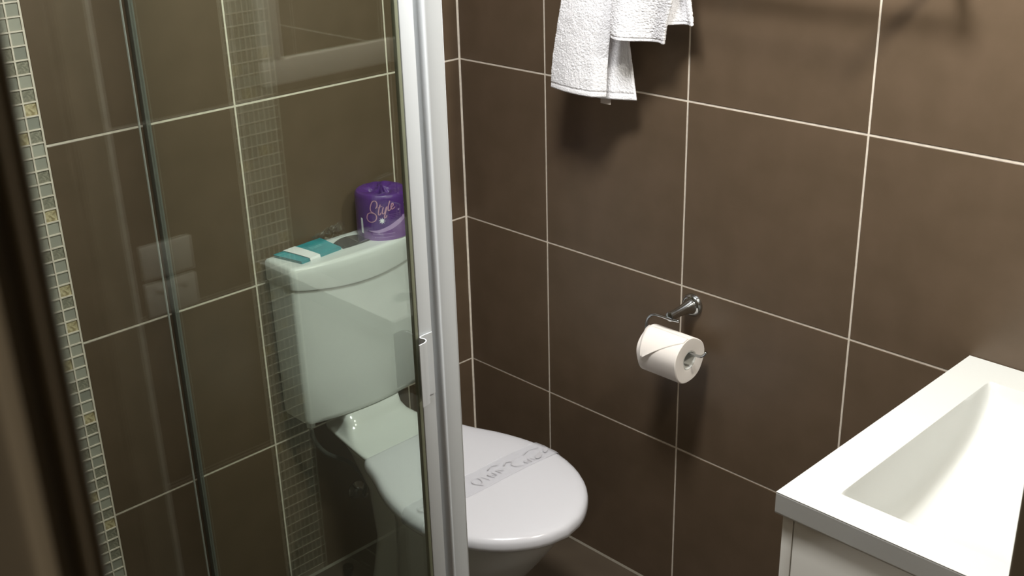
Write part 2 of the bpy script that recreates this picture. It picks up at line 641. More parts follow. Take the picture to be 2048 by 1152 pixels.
obj('seat', loft(B(), lid_rings([(0.034, 0.390), (0.018, 0.390), (0.014, 0.394), (0.014, 0.402), (0.018, 0.406), (0.034, 0.406)])), M['seatplastic'], toilet, smooth=True)
rg = lid_rings([(0.016, 0.402), (0.010, 0.3985), (0.004, 0.3985), (0.0, 0.4025), (0.0, 0.410), (0.0008, 0.418), (0.004, 0.4245), (0.011, 0.4288), (0.022, 0.4312), (0.05, 0.4335), (0.10, 0.4352)])
bm = loft(B(), rg, True, True)
lid = obj('lid', bm, M['seatplastic'], toilet, smooth=True)
# cistern
CY0, CY1 = -0.597, -0.240


def cist_ring(z, x0, xm, y0, y1, bow, rad, n=14):
    """rounded rectangle with a bowed front"""
    pts = []
    def arc(cx, cy, a0, a1, r):
        return [(cx + r * math.cos(a0 + (a1 - a0) * k / 5), cy + r * math.sin(a0 + (a1 - a0) * k / 5)) for k in range(6)]
    xc = xm
    pts += arc(xc - rad, y0 + rad, -math.pi / 2, 0, rad)
    for k in range(1, n):
        t = k / n
        pts.append((xc, y0 + rad + (y1 - y0 - 2 * rad) * t))
    pts += arc(xc - rad, y1 - rad, 0, math.pi / 2, rad)
    pts += arc(x0 + 0.004, y1 - 0.004, math.pi / 2, math.pi, 0.004)
    pts += arc(x0 + 0.004, y0 + 0.004, math.pi, 1.5 * math.pi, 0.004)
    out = []
    for x, y in pts:
        t = (y - (y0 + y1) / 2) / ((y1 - y0) / 2)
        f = (x - x0) / (xm - x0)
        out.append((x + bow * f * (1 - t * t), y, z))
    return out


rings = [cist_ring(z, x0, xm, CY0 + i, CY1 - i, bow, rad) for z, x0, xm, i, bow, rad in
         ((0.474, 0.03, 0.080, 0.03, 0.024, 0.012), (0.4745, 0.022, 0.096, 0.012, 0.027, 0.012), (0.480, 0.016, 0.103, 0.004, 0.028, 0.012), (0.492, 0.014, 0.106, 0.001, 0.029, 0.012),
          (0.60, 0.014, 0.107, 0.0, 0.030, 0.012), (0.72, 0.014, 0.108, -0.001, 0.030, 0.011), (0.815, 0.014, 0.108, -0.002, 0.030, 0.011))]
cist = obj('cistern', loft(B(), rings), M['plastic'], toilet, smooth='auto')
# cistern lid: the lower edge of its front hangs in a shallow curve
def lid_r(z, g, zsag=0.0, inset=0.0):
    r = cist_ring(z, 0.010 - g + inset, 0.112 + g - inset, CY0 - 0.003 - g + inset, CY1 + 0.003 + g - inset, 0.031, 0.012)
    out = []
    for x, y, zz in r:
        t = (y - YT) / 0.18
        f = max(0.0, (x - 0.02) / 0.11)
        out.append((x, y, zz - zsag * f * (1 - min(1, t * t))))
    return out


rings = [lid_r(0.812, -0.003, 0.014), lid_r(0.8115, 0.0, 0.014), lid_r(0.815, 0.001, 0.012), lid_r(0.840, 0.001), lid_r(0.8545, 0.0005), lid_r(0.859, -0.002), lid_r(0.861, -0.006), lid_r(0.8612, -0.012)]
clid = obj('cistern_lid', loft(B(), rings), M['plastic'], toilet, smooth='auto')

# dual flush button, an oval plate cut by a curved line
bc = (0.070, -0.412)


def lens(n=18):
    out = []
    for k in range(n + 1):
        t = k / n
        out.append((0.047 - 0.014 * math.sin(math.pi * t) + (0.006 * (1 - t)), -0.448 + 0.078 * t))
    for k in range(n + 1):
        t = k / n
        out.append((0.094 + 0.002 * math.sin(math.pi * t), -0.3715 - 0.078 * t))
    return out


LZ = 0.8612
L0 = lens()
cxb = sum(p[0] for p in L0) / len(L0)
cyb = sum(p[1] for p in L0) / len(L0)
shr = lambda k: [(cxb + (x - cxb) * k, cyb + (y - cyb) * k) for x, y in L0]
bm = loft(B(), [[(x, y, LZ - 0.002) for x, y in L0], [(x, y, LZ + 0.0015) for x, y in L0], [(x, y, LZ + 0.0022) for x, y in shr(0.96)]])
fb = obj('flush_plate', bm, M['darkenedchrome'], clid, smooth='auto')
half = [p for p in shr(0.86) if p[1] < cyb + 0.004]
bm = prism(B(), [(x, y) for x, y in shr(0.86) if True], LZ + 0.001, LZ + 0.0032)
# two buttons: halves either side of a curve
def split_poly(pts, c, side):
    out = []
    n = len(pts)
    for i in range(n):
        a, b = pts[i], pts[(i + 1) % n]
        ia, ib = (a[1] - c) * side > 0, (b[1] - c) * side > 0
        if ia: out.append(a)
        if ia != ib:
            t = (c - a[1]) / (b[1] - a[1])
            out.append((a[0] + (b[0] - a[0]) * t, c))
    return out
bm.free()
for s, cc in ((1, cyb + 0.006), (-1, cyb + 0.004)):
    bm = prism(B(), split_poly(shr(0.88), cc, s), LZ + 0.001, LZ + 0.0036)
    obj('button', bm, M['chrome'] if s > 0 else M['darkenedchrome'], clid, bevel=0.0006, segs=1)  # bright and dark reflections put into the two buttons' colours

# inlet hose and its nut under the cistern
path = smooth_path([(0.07, -0.565, 0.474), (0.07, -0.562, 0.42), (0.075, -0.535, 0.37), (0.08, -0.475, 0.32), (0.075, -0.432, 0.25), (0.034, -0.41, 0.18)], 8)
obj('inlet_hose', tube(B(), path, 0.0055, 10), M['hose'], toilet, smooth=True)
obj('hose_nut', lathe(B(), (0.07, -0.565, 0.452), (0, 0, 1), [(0, 0.009), (0.001, 0.011), (0.02, 0.011), (0.021, 0.009)], 6), M['plastic'], toilet)
v = empty('stop_valve', (0.0, -0.41, 0.18), 'small chrome stop valve on the brown wall low behind the toilet', 'valve')
obj('rosette', lathe(B(), (0.0, -0.41, 0.18), (1, 0, 0), [(0, 0.024), (0.003, 0.024), (0.008, 0.014), (0.009, 0.01)], 28), M['chrome'], v, smooth='auto')
obj('body', lathe(B(), (0.004, -0.41, 0.18), (1, 0, 0), [(0, 0.009), (0.034, 0.009), (0.036, 0.006)], 20), M['chrome'], v, smooth='auto')
# capped stub on the floor left of the toilet
st = empty('floor_stub', (0.062, -0.497, 0), 'short round grey capped stub on the floor left of the toilet foot', 'pipe cap')
obj('stem', lathe(B(), (0.062, -0.497, 0.0), (0, 0, 1), [(0, 0.011), (0.014, 0.011)], 20), M['rubber'], st)
obj('cap', lathe(B(), (0.062, -0.497, 0.0135), (0, 0, 1), [(0, 0.011), (0.001, 0.0135), (0.010, 0.0135), (0.0125, 0.012), (0.0125, 0.006), (0.0115, 0.003)], 28), M['darkenedchrome'], st, smooth='auto')

# ------------------------------------------------------------------ paper hygiene band round the closed lid
def lid_z(x, y):
    # height of the lid's top at x, y (close fit to the loft)
    w = sinterp(WID, x)
    dx, dy = x - 0.50, y - YT
    d = math.hypot(dx, dy)
    edge = w - abs(dy)
    e = max(0.0, edge)
    return interp([(0.0, 0.414), (0.0005, 0.419), (0.004, 0.4247), (0.011, 0.429), (0.022, 0.4314), (0.05, 0.4337), (0.10, 0.4354), (1, 0.4354)], e)


def band_grid(xa, xb, lift, ya=None, yb=None, nx=9, ny=70, wob=True):
    bm = B()
    V = []
    for j in range(ny + 1):
        t = j / ny
        row = []
        for i in range(nx + 1):
            s = i / nx
            x = xa + (xb - xa) * s
            w = sinterp(WID, x)
            y0, y1 = -w - 0.003, w + 0.003
            u = -1.12 + 2.24 * t
            drop = 0.0
            if abs(u) > 1:
                k = (abs(u) - 1) / 0.12
                y = math.copysign(w + 0.0022 - 0.004 * k, u)
                z = 0.4185 - 0.022 * k
            else:
                y = w * u * 1.0 + math.copysign(0.0018, u) * max(0, abs(u) - 0.96) / 0.04
                z = lid_z(x, YT + y) + 0.0025 * max(0, abs(u) - 0.75) * 4
            z += lift
            if wob:
                z += (0.0010 + 0.0030 * max(0, abs(u) - 0.6)) * (0.5 + 0.5 * noise.noise(Vector((x * 60, y * 26, 3.3)))) * (1 if abs(u) < 1 else 0.4)
                x += 0.0015 * noise.noise(Vector((y * 18, 1.2, s * 2)))
            # slight skew
            x += 0.014 * (t - 0.5)
            row.append(bm.verts.new((x, YT + y, z)))
        V.append(row)
    for a, b in zip(V, V[1:]):
        for i in range(nx):
            bm.faces.new((a[i], a[i + 1], b[i + 1], b[i]))
    return bm


band_lift = [0.0]
hb = empty('hygiene_band', (0.50, YT, 0.43), 'thin translucent paper band with grey print wrapped across the closed toilet lid', 'paper band')
obj('paper_strip', band_grid(0.468, 0.535, 0.0009), M['tissue'], hb, smooth=True)


def ribbon(bm, pts, w, mapf, n=None):
    """flat ribbon along 2-D pts of width w, mapped to 3-D by mapf(u, v)"""
    P = [Vector((p[0], p[1], 0)) for p in pts]
    if len(P) > 2: P = smooth_path(P, 5)
    band_lift[0] += 0.00006
    L, R = [], []
    for i, p in enumerate(P):
        d = (P[min(i + 1, len(P) - 1)] - P[max(i - 1, 0)])
        if d.length < 1e-9: d = Vector((1, 0, 0))
        d.normalize()
        nrm = Vector((-d.y, d.x, 0)) * (w / 2) * (0.6 + 0.4 * abs(d.y) + (0.0 if 0 < i < len(P) - 1 else -0.3))
        L.append(bm.verts.new(mapf((p + nrm).x, (p + nrm).y)))
        R.append(bm.verts.new(mapf((p - nrm).x, (p - nrm).y)))
    for i in range(len(P) - 1):
        bm.faces.new((L[i], L[i + 1], R[i + 1], R[i]))


band_lift = [0.0]


def on_band(u, v):
    """u along y from the camera-left end (0) to the right end (1), v across (0 = front edge of strip, 1 = back)"""
    y = YT - 0.19 + 0.38 * u
    x = 0.531 - 0.060 * v + 0.014 * (u - 0.5)
    return Vector((x, y, lid_z(x, y) + 0.0036 + band_lift[0] + 0.0025 * max(0, abs(y - YT) / sinterp(WID, x) - 0.75) * 4))


bm = B()
for u0, v0, s in ((0.88, 0.22, 0.8), (0.955, 0.35, 0.6)):
    band_lift[0] += 0.0001
    pts = [(u0 + 0.045 * s * math.cos(a) * (1 if True else 0), v0 + 0.16 * s * math.sin(a) + 0.10 * math.cos(a)) for a in [2 * math.pi * k / 14 for k in range(14)]]
    cv = bm.verts.new(on_band(u0, v0))
    pv = [bm.verts.new(on_band(a, b)) for a, b in pts]
    for i in range(14):
        bm.faces.new((cv, pv[i], pv[(i + 1) % 14]))
def sc(u0, v0, k, strokes, w):
    for st_ in strokes:
        ribbon(bm, [(u0 + p[0] * k, (v0 + p[1] * k * 4.5)) for p in st_], w, on_band)
lp = [(0, 0), (0.05, 0.02), (0.06, 0.12), (0.0, 0.14), (-0.03, 0.06), (0.02, -0.06)]
sc(0.43, 0.25, 0.6, [lp, [(0.12, -0.02), (0.10, 0.12)], [(0.18, -0.02), (0.16, 0.10), (0.22, 0.0), (0.22, 0.1)], [(0.28, 0.0), (0.27, 0.1), (0.33, 0.02)]], 0.006)
sc(0.72, 0.08, 0.7, [[(0.04, 0.0), (-0.02, 0.04), (-0.03, 0.12), (0.03, 0.16)], [(0.08, 0.0), (0.07, 0.06), (0.12, 0.0), (0.12, 0.07)], [(0.16, 0.0), (0.15, 0.07)]], 0.006)
sc(0.05, 0.3, 0.5, [lp, [(0.10, 0.0), (0.14, 0.12), (0.2, 0.05)]], 0.006)
sc(0.30, 0.2, 0.5, [lp], 0.008)
for u0, u1, v0 in ((0.66, 0.72, 0.55), (0.10, 0.18, 0.72), (0.82, 0.95, 0.62), (0.56, 0.64, 0.72)):
    ribbon(bm, [(u0, v0), ((u0 + u1) / 2, v0 + 0.12), (u1, v0 + 0.02)], 0.014, on_band)
obj('grey_print', bm, M['bandprint'], hb)['kind'] = 'stuff'

# ------------------------------------------------------------------ wrapped spare roll on the cistern
RC = Vector((0.072, -0.3190, LZ))
RR, RH = 0.0595, 0.103
spare = empty('wrapped_toilet_roll', RC, 'spare toilet roll wrapped in purple paper standing on the cistern', 'toilet roll')
bm = B()
rings = []
N = 72
prof = [(0.0, 0.93), (0.001, 0.985), (0.004, 1.0), (0.02, 1.0), (0.05, 1.0), (0.08, 1.0), (0.094, 0.995), (0.1, 0.975), (0.1035, 0.93)]
for h, k in prof:
    r = []
    for i in range(N):
        a = 2 * math.pi * i / N
        q = 1 + 0.006 * noise.noise(Vector((math.cos(a) * 3, math.sin(a) * 3, h * 30)))
        r.append((RC.x + RR * k * q * math.cos(a), RC.y + RR * k * q * math.sin(a), RC.z + h + 0.0003))
    rings.append(r)
obj('wrapper', loft(bm, rings, True, False), M['purple'], spare, smooth=True)
bm = B()
rings = []
for kk, dz in ((0.935, 0.1035), (0.86, 0.1055), (0.74, 0.1055), (0.6, 0.1035), (0.46, 0.1005), (0.34, 0.096), (0.24, 0.097), (0.15, 0.102), (0.06, 0.099)):
    r = []
    for i in range(N):
        a = 2 * math.pi * i / N
        amp = max(0, 0.87 - kk) * 0.0135 + (0.0008 if kk < 0.9 else 0)
        w = math.sin(a * 7 + 2.2 * math.sin(a * 2 + 1)) + 0.7 * math.sin(a * 11 + 3 * kk * 4) + 1.2 * noise.noise(Vector((math.cos(a) * 2.5, math.sin(a) * 2.5, kk * 5)))
        r.append((RC.x + RR * kk * math.cos(a + 0.25 * (1 - kk)), RC.y + RR * kk * math.sin(a + 0.25 * (1 - kk)), RC.z + dz + amp * w * 0.75))
    rings.append(r)
obj('tucked_end', loft(bm, rings, False, True), M['purple'], spare, smooth=True)

TH0 = math.radians(-37.0)


def on_roll(px, py, lift=0.0006):
    u = (px - 630) / 6000.0
    z = 0.0 + (985 - py) / 6000.0 * 1.04
    a = TH0 + u / RR
    # the base of the cylinder curves in the picture; keep heights true on the surface
    r = RR * 1.008 + lift
    return Vector((RC.x + r * math.cos(a), RC.y + r * math.sin(a), RC.z + z))


bm = B()
S = [(545, 545), (568, 510), (566, 460), (540, 442), (505, 458), (475, 530), (482, 585), (520, 608), (550, 640), (545, 690), (505, 725), (450, 728), (415, 690), (428, 630), (475, 604), (535, 615)]
t_ = [[(612, 490), (588, 560), (580, 620), (596, 630), (618, 600)], [(575, 535), (640, 515)]]
y_ = [[(650, 525), (632, 590), (640, 618), (662, 605), (690, 530)], [(700, 520), (672, 610), (655, 665), (672, 672), (692, 640)]]
l_ = [[(742, 452), (718, 520), (712, 575), (730, 580), (748, 560)]]
e_ = [[(752, 545), (785, 520), (782, 492), (764, 498), (752, 540), (768, 570), (812, 545)]]
for st_ in [S] + t_ + y_ + l_ + e_:
    ribbon(bm, st_, 15, lambda a, b: on_roll(a, b))
obj('script_lettering', bm, M['pinkprint'], spare)
bm = B()
cx, cy = 622, 712
pts = [(cx + (48 if k % 2 == 0 else 20) * math.cos(math.pi * k / 8 + 0.1), cy + (48 if k % 2 == 0 else 20) * math.sin(math.pi * k / 8 + 0.1)) for k in range(16)]
c0 = bm.verts.new(on_roll(cx, cy))
vs = [bm.verts.new(on_roll(a, b)) for a, b in pts]
for i in range(16):
    bm.faces.new((c0, vs[i], vs[(i + 1) % 16]))
obj('white_star', bm, M['whiteprint'], spare)
bm = B()
for x, y, s in ((862, 590, 13), (930, 690, 12), (967, 525, 10), (868, 372, 6)):
    bm.faces.new([bm.verts.new(on_roll(x + s * math.cos(a), y + s * math.sin(a))) for a in [math.pi / 3 * k for k in range(6)]])
for x0, x1, y, h in ((722, 890, 638, 7), (722, 905, 662, 5), (722, 850, 684, 6)):
    x = x0
    while x < x1:
        w = random.uniform(10, 26)
        ribbon(bm, [(x, y), (x + w, y + random.uniform(-2, 2))], h, lambda a, b: on_roll(a, b))
        x += w + 6
obj('small_print', bm, M['lilac'], spare)['kind'] = 'stuff'
bm = B()
up = smooth_path([(430, 850, 0), (560, 838, 0), (700, 790, 0), (820, 735, 0), (960, 680, 0), (1080, 610, 0)], 8)
lo = smooth_path([(430, 856, 0), (560, 876, 0), (700, 850, 0), (820, 806, 0), (960, 740, 0), (1080, 640, 0)], 8)
A_ = [bm.verts.new(on_roll(p.x, p.y)) for p in up]
B_ = [bm.verts.new(on_roll(p.x, p.y)) for p in lo]
for i in range(len(A_) - 1):
    bm.faces.new((A_[i], A_[i + 1], B_[i + 1], B_[i]))
obj('lilac_swoosh', bm, M['lilac'], spare)
bm = B()
xs = list(range(340, 1080, 20))
A_ = [bm.verts.new(on_roll(x, 872 if x < 560 else 872 - (x - 560) * 0.42, 0.0003)) for x in xs]
B_ = [bm.verts.new(on_roll(x, 985, 0.0003)) for x in xs]
for i in range(len(xs) - 1):
    bm.faces.new((A_[i], A_[i + 1], B_[i + 1], B_[i]))
obj('light_purple_panel', bm, M['purple_light'], spare)
bm = B()
for x0, x1, y, h in ((490, 790, 893, 16), (510, 770, 938, 14)):
    x = x0
    while x < x1:
        w = random.uniform(10, 22)
        ribbon(bm, [(x, y - h / 3), (x + w * 0.5, y + h / 3), (x + w, y - h / 3)], h * 0.4, lambda a, b: on_roll(a, b))
        x += w + 7
obj('small_print', bm, M['lilac'], spare)['kind'] = 'stuff'
bm = B()
q = [(302, 690), (338, 700), (338, 905), (302, 895)]
bm.faces.new([bm.verts.new(on_roll(a, b)) for a, b in q])
obj('barcode_patch', bm, M['whiteprint'], spare)

# crumpled clear film by the roll
bm = B()
V = []
for j in range(15):
    row = []
    for i in range(19):
        u, w = i / 18, j / 14
        y = -0.475 + 0.085 * u
        x = 0.006 + 0.022 * w + 0.006 * noise.noise(Vector((u * 5, w * 5, 0)))
        z = LZ + 0.003 + 0.030 * math.sin(math.pi * min(1, w * 1.1 + 0.05)) * (0.4 + 0.6 * u) + 0.010 * noise.noise(Vector((u * 7, w * 6, 2)))
        row.append(bm.verts.new((x, y, max(LZ + 0.001, z))))
    V.append(row)
for a, b in zip(V, V[1:]):
    for i in range(18):
        bm.faces.new((a[i], a[i + 1], b[i + 1], b[i]))
film = obj('clear_wrap', bm, M['film'])
tag(film, 'crumpled scrap of clear plastic film on the cistern left of the purple roll', 'plastic film')

# ------------------------------------------------------------------ teal sachets with a paper band
sb = empty('sachet_stack', (0.062, -0.518, LZ), 'flat stack of teal sachets held by a white paper band on the cistern', 'sachets')
SA, SBc, SCc, SD = Vector((0.024, -0.583, 0)), Vector((0.104, -0.566, 0)), Vector((0.094, -0.455, 0)), Vector((0.012, -0.452, 0))


def sp(u, w, z):
    """u: 0 at the left end to 1 at the right, w: 0 at the wall to 1 at the front"""
    p = (SA * (1 - w) + SBc * w) * (1 - u) + (SD * (1 - w) + SCc * w) * u
    return Vector((p.x, p.y, LZ + z))


for k in range(4):
    bm = B()
    nu, nw = 24, 10
    top, bot = [], []
    du, dw = random.uniform(-0.01, 0.012), random.uniform(-0.015, 0.02)
    for j in range(nw + 1):
        rt, rb = [], []
        for i in range(nu + 1):
            u, w = i / nu, j / nw
            crinkle = 0.0011 * noise.noise(Vector((u * 5, w * 2 + k, 1))) * (1.6 if u < 0.06 else 0.5)
            lift = 0.0022 * max(0, (w - 0.0)) * 0
            pinch = -0.0004 * math.exp(-((u - 0.33) / 0.12) ** 2)
            z = 0.0006 + k * 0.0019 + crinkle * (0.3 + k * 0.3) + pinch * k
            zig = 0.004 * (0.5 if i % 2 else -0.5) if i in (0,) and j % 2 else 0
            rt.append(bm.verts.new(sp(u + du + zig, w + dw, max(0.0005, z + 0.0011))))
            rb.append(bm.verts.new(sp(u + du + zig, w + dw, max(0.0002, z - 0.0002))))
        top.append(rt)
        bot.append(rb)
    for j in range(nw):
        for i in range(nu):
            bm.faces.new((top[j][i], top[j][i + 1], top[j + 1][i + 1], top[j + 1][i]))
            bm.faces.new((bot[j][i], bot[j + 1][i], bot[j + 1][i + 1], bot[j][i + 1]))
    for j in range(nw):
        for i in (0, nu):
            bm.faces.new((top[j][i], top[j + 1][i], bot[j + 1][i], bot[j][i]))
    for i in range(nu):
        for j in (0, nw):
            bm.faces.new((top[j][i], top[j][i + 1], bot[j][i + 1], bot[j][i]))
    obj('sachet', bm, M['teal'], sb, smooth='auto')
bm = B()
prof = [(-0.02, 0.0004), (-0.025, 0.004), (-0.012, 0.0085), (0.2, 0.0092), (0.5, 0.0094), (0.8, 0.0092), (1.015, 0.0086), (1.035, 0.004), (1.03, 0.0004)]
Va = [bm.verts.new(sp(0.19, w, z)) for w, z in prof]
Vb = [bm.verts.new(sp(0.445, w, z)) for w, z in prof]
for i in range(len(prof) - 1):
    bm.faces.new((Va[i], Va[i + 1], Vb[i + 1], Vb[i]))
obj('paper_band', bm, M['band'], sb, solid=0.0004)
bm = B()
spm = lambda a, b: sp(a, b, 0.0095)
scrib = [[(0.52, 0.62), (0.54, 0.40), (0.57, 0.45), (0.55, 0.58), (0.58, 0.60)], [(0.60, 0.60), (0.61, 0.48), (0.63, 0.58), (0.65, 0.46)],
         [(0.66, 0.58), (0.68, 0.46), (0.70, 0.56)], [(0.71, 0.36), (0.70, 0.58)], [(0.73, 0.58), (0.75, 0.44), (0.77, 0.56)], [(0.52, 0.74), (0.62, 0.70)]]
for st_ in scrib:
    ribbon(bm, st_, 0.012, spm)
obj('pale_print', bm, M['tealprint'], sb)

# ------------------------------------------------------------------ shower screen
XP = 0.885
YP = -0.825
H = 1.95
scr = empty('shower_screen', (XP, YP, 0), 'white framed glass shower enclosure with corner post left of the toilet', 'shower screen')
# corner post: outer bead, recess and main section as one extrusion
post = [(0.848, -0.8125), (0.887, -0.8120), (0.8915, -0.8140), (0.8935, -0.8185), (0.8935, -0.8440), (0.8910, -0.8490), (0.884, -0.8530), (0.8800, -0.8570), (0.8800, -0.8610), (0.870, -0.8615), (0.848, -0.8615)]
obj('corner_post', prism(B(), post, 0.0, H), M['frame'], scr, smooth='auto', bevel=0.0008, segs=1)
door = obj('door_stile', bx(0.880, 0.8910, -0.8870, -0.8630, 0.01, H - 0.01), M['frame'], scr, bevel=0.0012)
obj('door_seal', bx(0.8818, 0.8895, -0.8930, -0.8870, 0.01, H - 0.01), M['seal'], scr, bevel=0.001)
obj('door_pane', bx(0.882, 0.888, -1.745, -0.8890, 0.02, H - 0.02), M['pane'], scr)
obj('hinge_stile', bx(0.870, 0.900, YL + 0.0005, -1.745, 0.01, H - 0.01), M['frame'], scr, bevel=0.0012)
obj('return_pane', bx(0.009, 0.850, -0.8260, -0.8200, 0.02, H - 0.02), M['pane'], scr)
obj('wall_channel', bx(0.0003, 0.015, -0.8265, -0.8165, 0.0, H), M['aluminium'], scr, bevel=0.0008, segs=1)
bm = prism(B(), [(0.0002, -0.8318), (0.0026, -0.8330), (0.0026, -0.8345), (0.0002, -0.8360)], 0.0, H)
obj('silicone_bead', bm, M['silicone'], scr)
for z0, z1 in ((0.0, 0.028), (H - 0.016, H)):
    obj('rail', bx(0.0005, 0.852, -0.834, -0.812, z0, z1), M['frame'], scr, bevel=0.0015)
    obj('rail', bx(0.870, 0.900, YL + 0.0005, -0.8625, z0, z1 + (0.0006 if z0 else -0.0)), M['frame'], scr, bevel=0.0015)


# D handles: bent extrusions clamped either side of the stile
def handle(prof, z0, z1, name, m_=None):
    th = 0.0018
    P = [Vector((a, b, 0)) for a, b in prof]
    P = smooth_path(P, 5)
    L, R = [], []
    for i, p in enumerate(P):
        d = (P[min(i + 1, len(P) - 1)] - P[max(i - 1, 0)]).normalized()
        nn = Vector((-d.y, d.x, 0)) * th / 2
        L.append((p + nn).to_tuple()[:2])
        R.append((p - nn).to_tuple()[:2])
    return obj(name, prism(B(), L + R[::-1], z0, z1), m_ or M['frame'], scr)


hp = [(0.8928, -0.8650), (0.8928, -0.8760), (0.8932, -0.8860), (0.8975, -0.8900), (0.9045, -0.8880), (0.9105, -0.8905), (0.9138, -0.8965), (0.9145, -0.9020), (0.9150, -0.9075)]
handle(hp, 0.953, 1.052, 'outer_handle')
hp2 = [(0.8790, -0.8660), (0.8790, -0.8800), (0.8740, -0.8860), (0.8650, -0.8860), (0.8590, -0.8900), (0.8575, -0.8980), (0.8590, -0.9080)]
handle(hp2, 0.965, 1.052, 'inner_handle', M['acrylic'])

# ------------------------------------------------------------------ towel rail and towels
rail = empty('towel_rail', (0.77, 0, 1.50), 'chrome towel rail on the brown wall carrying the white towels', 'towel rail')
RY, RZ = -0.086, 1.506
obj('bar', tube(B(), [(0.30, RY, RZ), (1.225, RY, RZ)], 0.008, 20), M['chrome'], rail, smooth='auto')
for x in (0.315, 1.21):
    obj('rosette', lathe(B(), (x, 0.0, RZ), (0, -1, 0), [(0, 0.026), (0.004, 0.026), (0.009, 0.022), (0.010, 0.012)], 32), M['chrome'], rail, smooth='auto')
    obj('bracket', lathe(B(), (x, -0.008, RZ), (0, -1, 0), [(0, 0.011), (0.03, 0.0095), (0.070, 0.012), (0.089, 0.013), (0.092, 0.010)], 24), M['chrome'], rail, smooth='auto')


def towel(name, label, front, back, yf, yb, seed, label_tag=None):
    """front/back: lists (z, xleft, xright) from the hem up; one sheet over the bar"""
    root = empty(name, ((front[0][1] + front[0][2]) / 2, RY, RZ), label, 'towel')

    def edge(tab, z, k):
        return sinterp([(r[0], r[k]) for r in tab], z)

    def sheet(t0z, tab, y_of, hemz, nm, t_h, part):
        pass
    # centre line in the y-z plane: front hem -> bar -> back hem
    zf, zb = front[0][0], back[0][0]
    path = []
    nf = 170
    for i in range(nf + 1):
        z = zf + (RZ - 0.004 - zf) * i / nf
        path.append((z, 'f'))
    for i in range(1, 12):
        path.append((i / 12 * math.pi, 'a'))
    nb = 150
    for i in range(nb + 1):
        z = RZ - 0.004 - (RZ - 0.004 - zb) * i / nb
        path.append((z, 'b'))
    nx = 110
    bmt, bmh = B(), B()
    rad = 0.016

    def point(k, s, off=0.0):
        q, side = path[k]
        if side == 'a':
            z = RZ - 0.004 + rad * math.sin(q)
            f = q / math.pi
            xl = edge(front, RZ - 0.004, 1) * (1 - f) + edge(back, RZ - 0.004, 1) * f
            xr = edge(front, RZ - 0.004, 2) * (1 - f) + edge(back, RZ - 0.004, 2) * f
            y = RY - rad * math.cos(q)
            return Vector((xl + (xr - xl) * s, y, z))
        tab = front if side == 'f' else back
        xl, xr = edge(tab, q, 1), edge(tab, q, 2)
        zend = zf if side == 'f' else zb
        tt = max(0.0, min(1.0, (RZ - q) / (RZ - zend)))
        y0 = RY - rad if side == 'f' else RY + rad
        yy = (yf if side == 'f' else yb)
        y = y0 + (yy(s, tt) - y0) * min(1, tt * 2.2)
        zz = q
        slope = (tab[0][3] if len(tab[0]) > 3 else 0)
        zz = q + slope * (s - 0.5) * (tt ** 3)
        return Vector((xl + (xr - xl) * s, y, zz))
    H0 = 7          # rows of the woven hem at the front and back ends
    K = len(path)
    T = 0.0085
    for bmx, ks in ((bmt, range(0, K)),):
        F, R = [], []
        for k in ks:
            rf, rr = [], []
            for i in range(nx + 1):
                s = i / nx
                p = point(k, s)
                k2 = min(k + 1, K - 1)
                k1 = max(k - 1, 0)
                dv = point(k2, s) - point(k1, s)
                du = point(k, min(1, s + 0.02)) - point(k, max(0, s - 0.02))
                n = du.cross(dv).normalized()
                d_end = min(k, K - 1 - k)
                th = T * (0.62 if d_end in (6, 7) else (0.85 if d_end < 6 else 1.0))
                ed = min(s, 1 - s) * nx
                th *= 0.45 if ed < 1 else (0.8 if ed < 2 else 1.0)
                if d_end == 0: th *= 0.5
                f1 = 0.0010 * noise.noise(Vector((p.x * 260, p.z * 330, seed))) + 0.0008 * noise.noise(p * 520)
                f2 = 0.0006 * noise.noise(Vector((p.x * 60, p.z * 60, seed)))
                fz = 0.35 if d_end < 6 else 1.0
                rf.append(bmx.verts.new(p + n * (th / 2 + (f1 + f2) * fz)))
                rr.append(bmx.verts.new(p - n * (th / 2 + (f1 - f2) * fz)))
            F.append(rf)
            R.append(rr)
        m = len(F)
        for a in range(m - 1):
            for i in range(nx):
                bmx.faces.new((F[a][i], F[a][i + 1], F[a + 1][i + 1], F[a + 1][i]))
                bmx.faces.new((R[a][i], R[a + 1][i], R[a + 1][i + 1], R[a][i + 1]))
            for i in (0, nx):
                bmx.faces.new((F[a][i], F[a + 1][i], R[a + 1][i], R[a][i]))
        for a in (0, m - 1):
            for i in range(nx):
                bmx.faces.new((F[a][i], F[a][i + 1], R[a][i + 1], R[a][i]))
    obj('terry_cloth', bmt, M['towel'], root, smooth=True)
    return root


# left towel: long front fall, shorter-looking back layer peeping out on the right
fa = [(1.2060, 0.4085, 0.5465, -0.0040), (1.2660, 0.4145, 0.5525), (1.3360, 0.4285, 0.5625), (1.3960, 0.4405, 0.5725), (1.5160, 0.4465, 0.5815)]
ba = [(1.1940, 0.4685, 0.5925, 0.0040), (1.2560, 0.4765, 0.5825), (1.3260, 0.4785, 0.5725), (1.4060, 0.4715, 0.5725), (1.5160, 0.4615, 0.5765)]
ta = towel('hand_towel', 'left white terry towel hanging longest, its hem low over the brown tiles', fa, ba,
           lambda s, t: -0.106 - 0.010 * math.sin(math.pi * s) * t + 0.016 * max(0, s - 0.85) / 0.15 * t, lambda s, t: -0.058 - 0.012 * math.sin(math.pi * s * 1.3) * t, 1.0)
obj('care_label', bx(0.508, 0.535, -0.0635, -0.0625, 1.181, 1.206), M['tag'], ta, label='small beige care label below the hem')
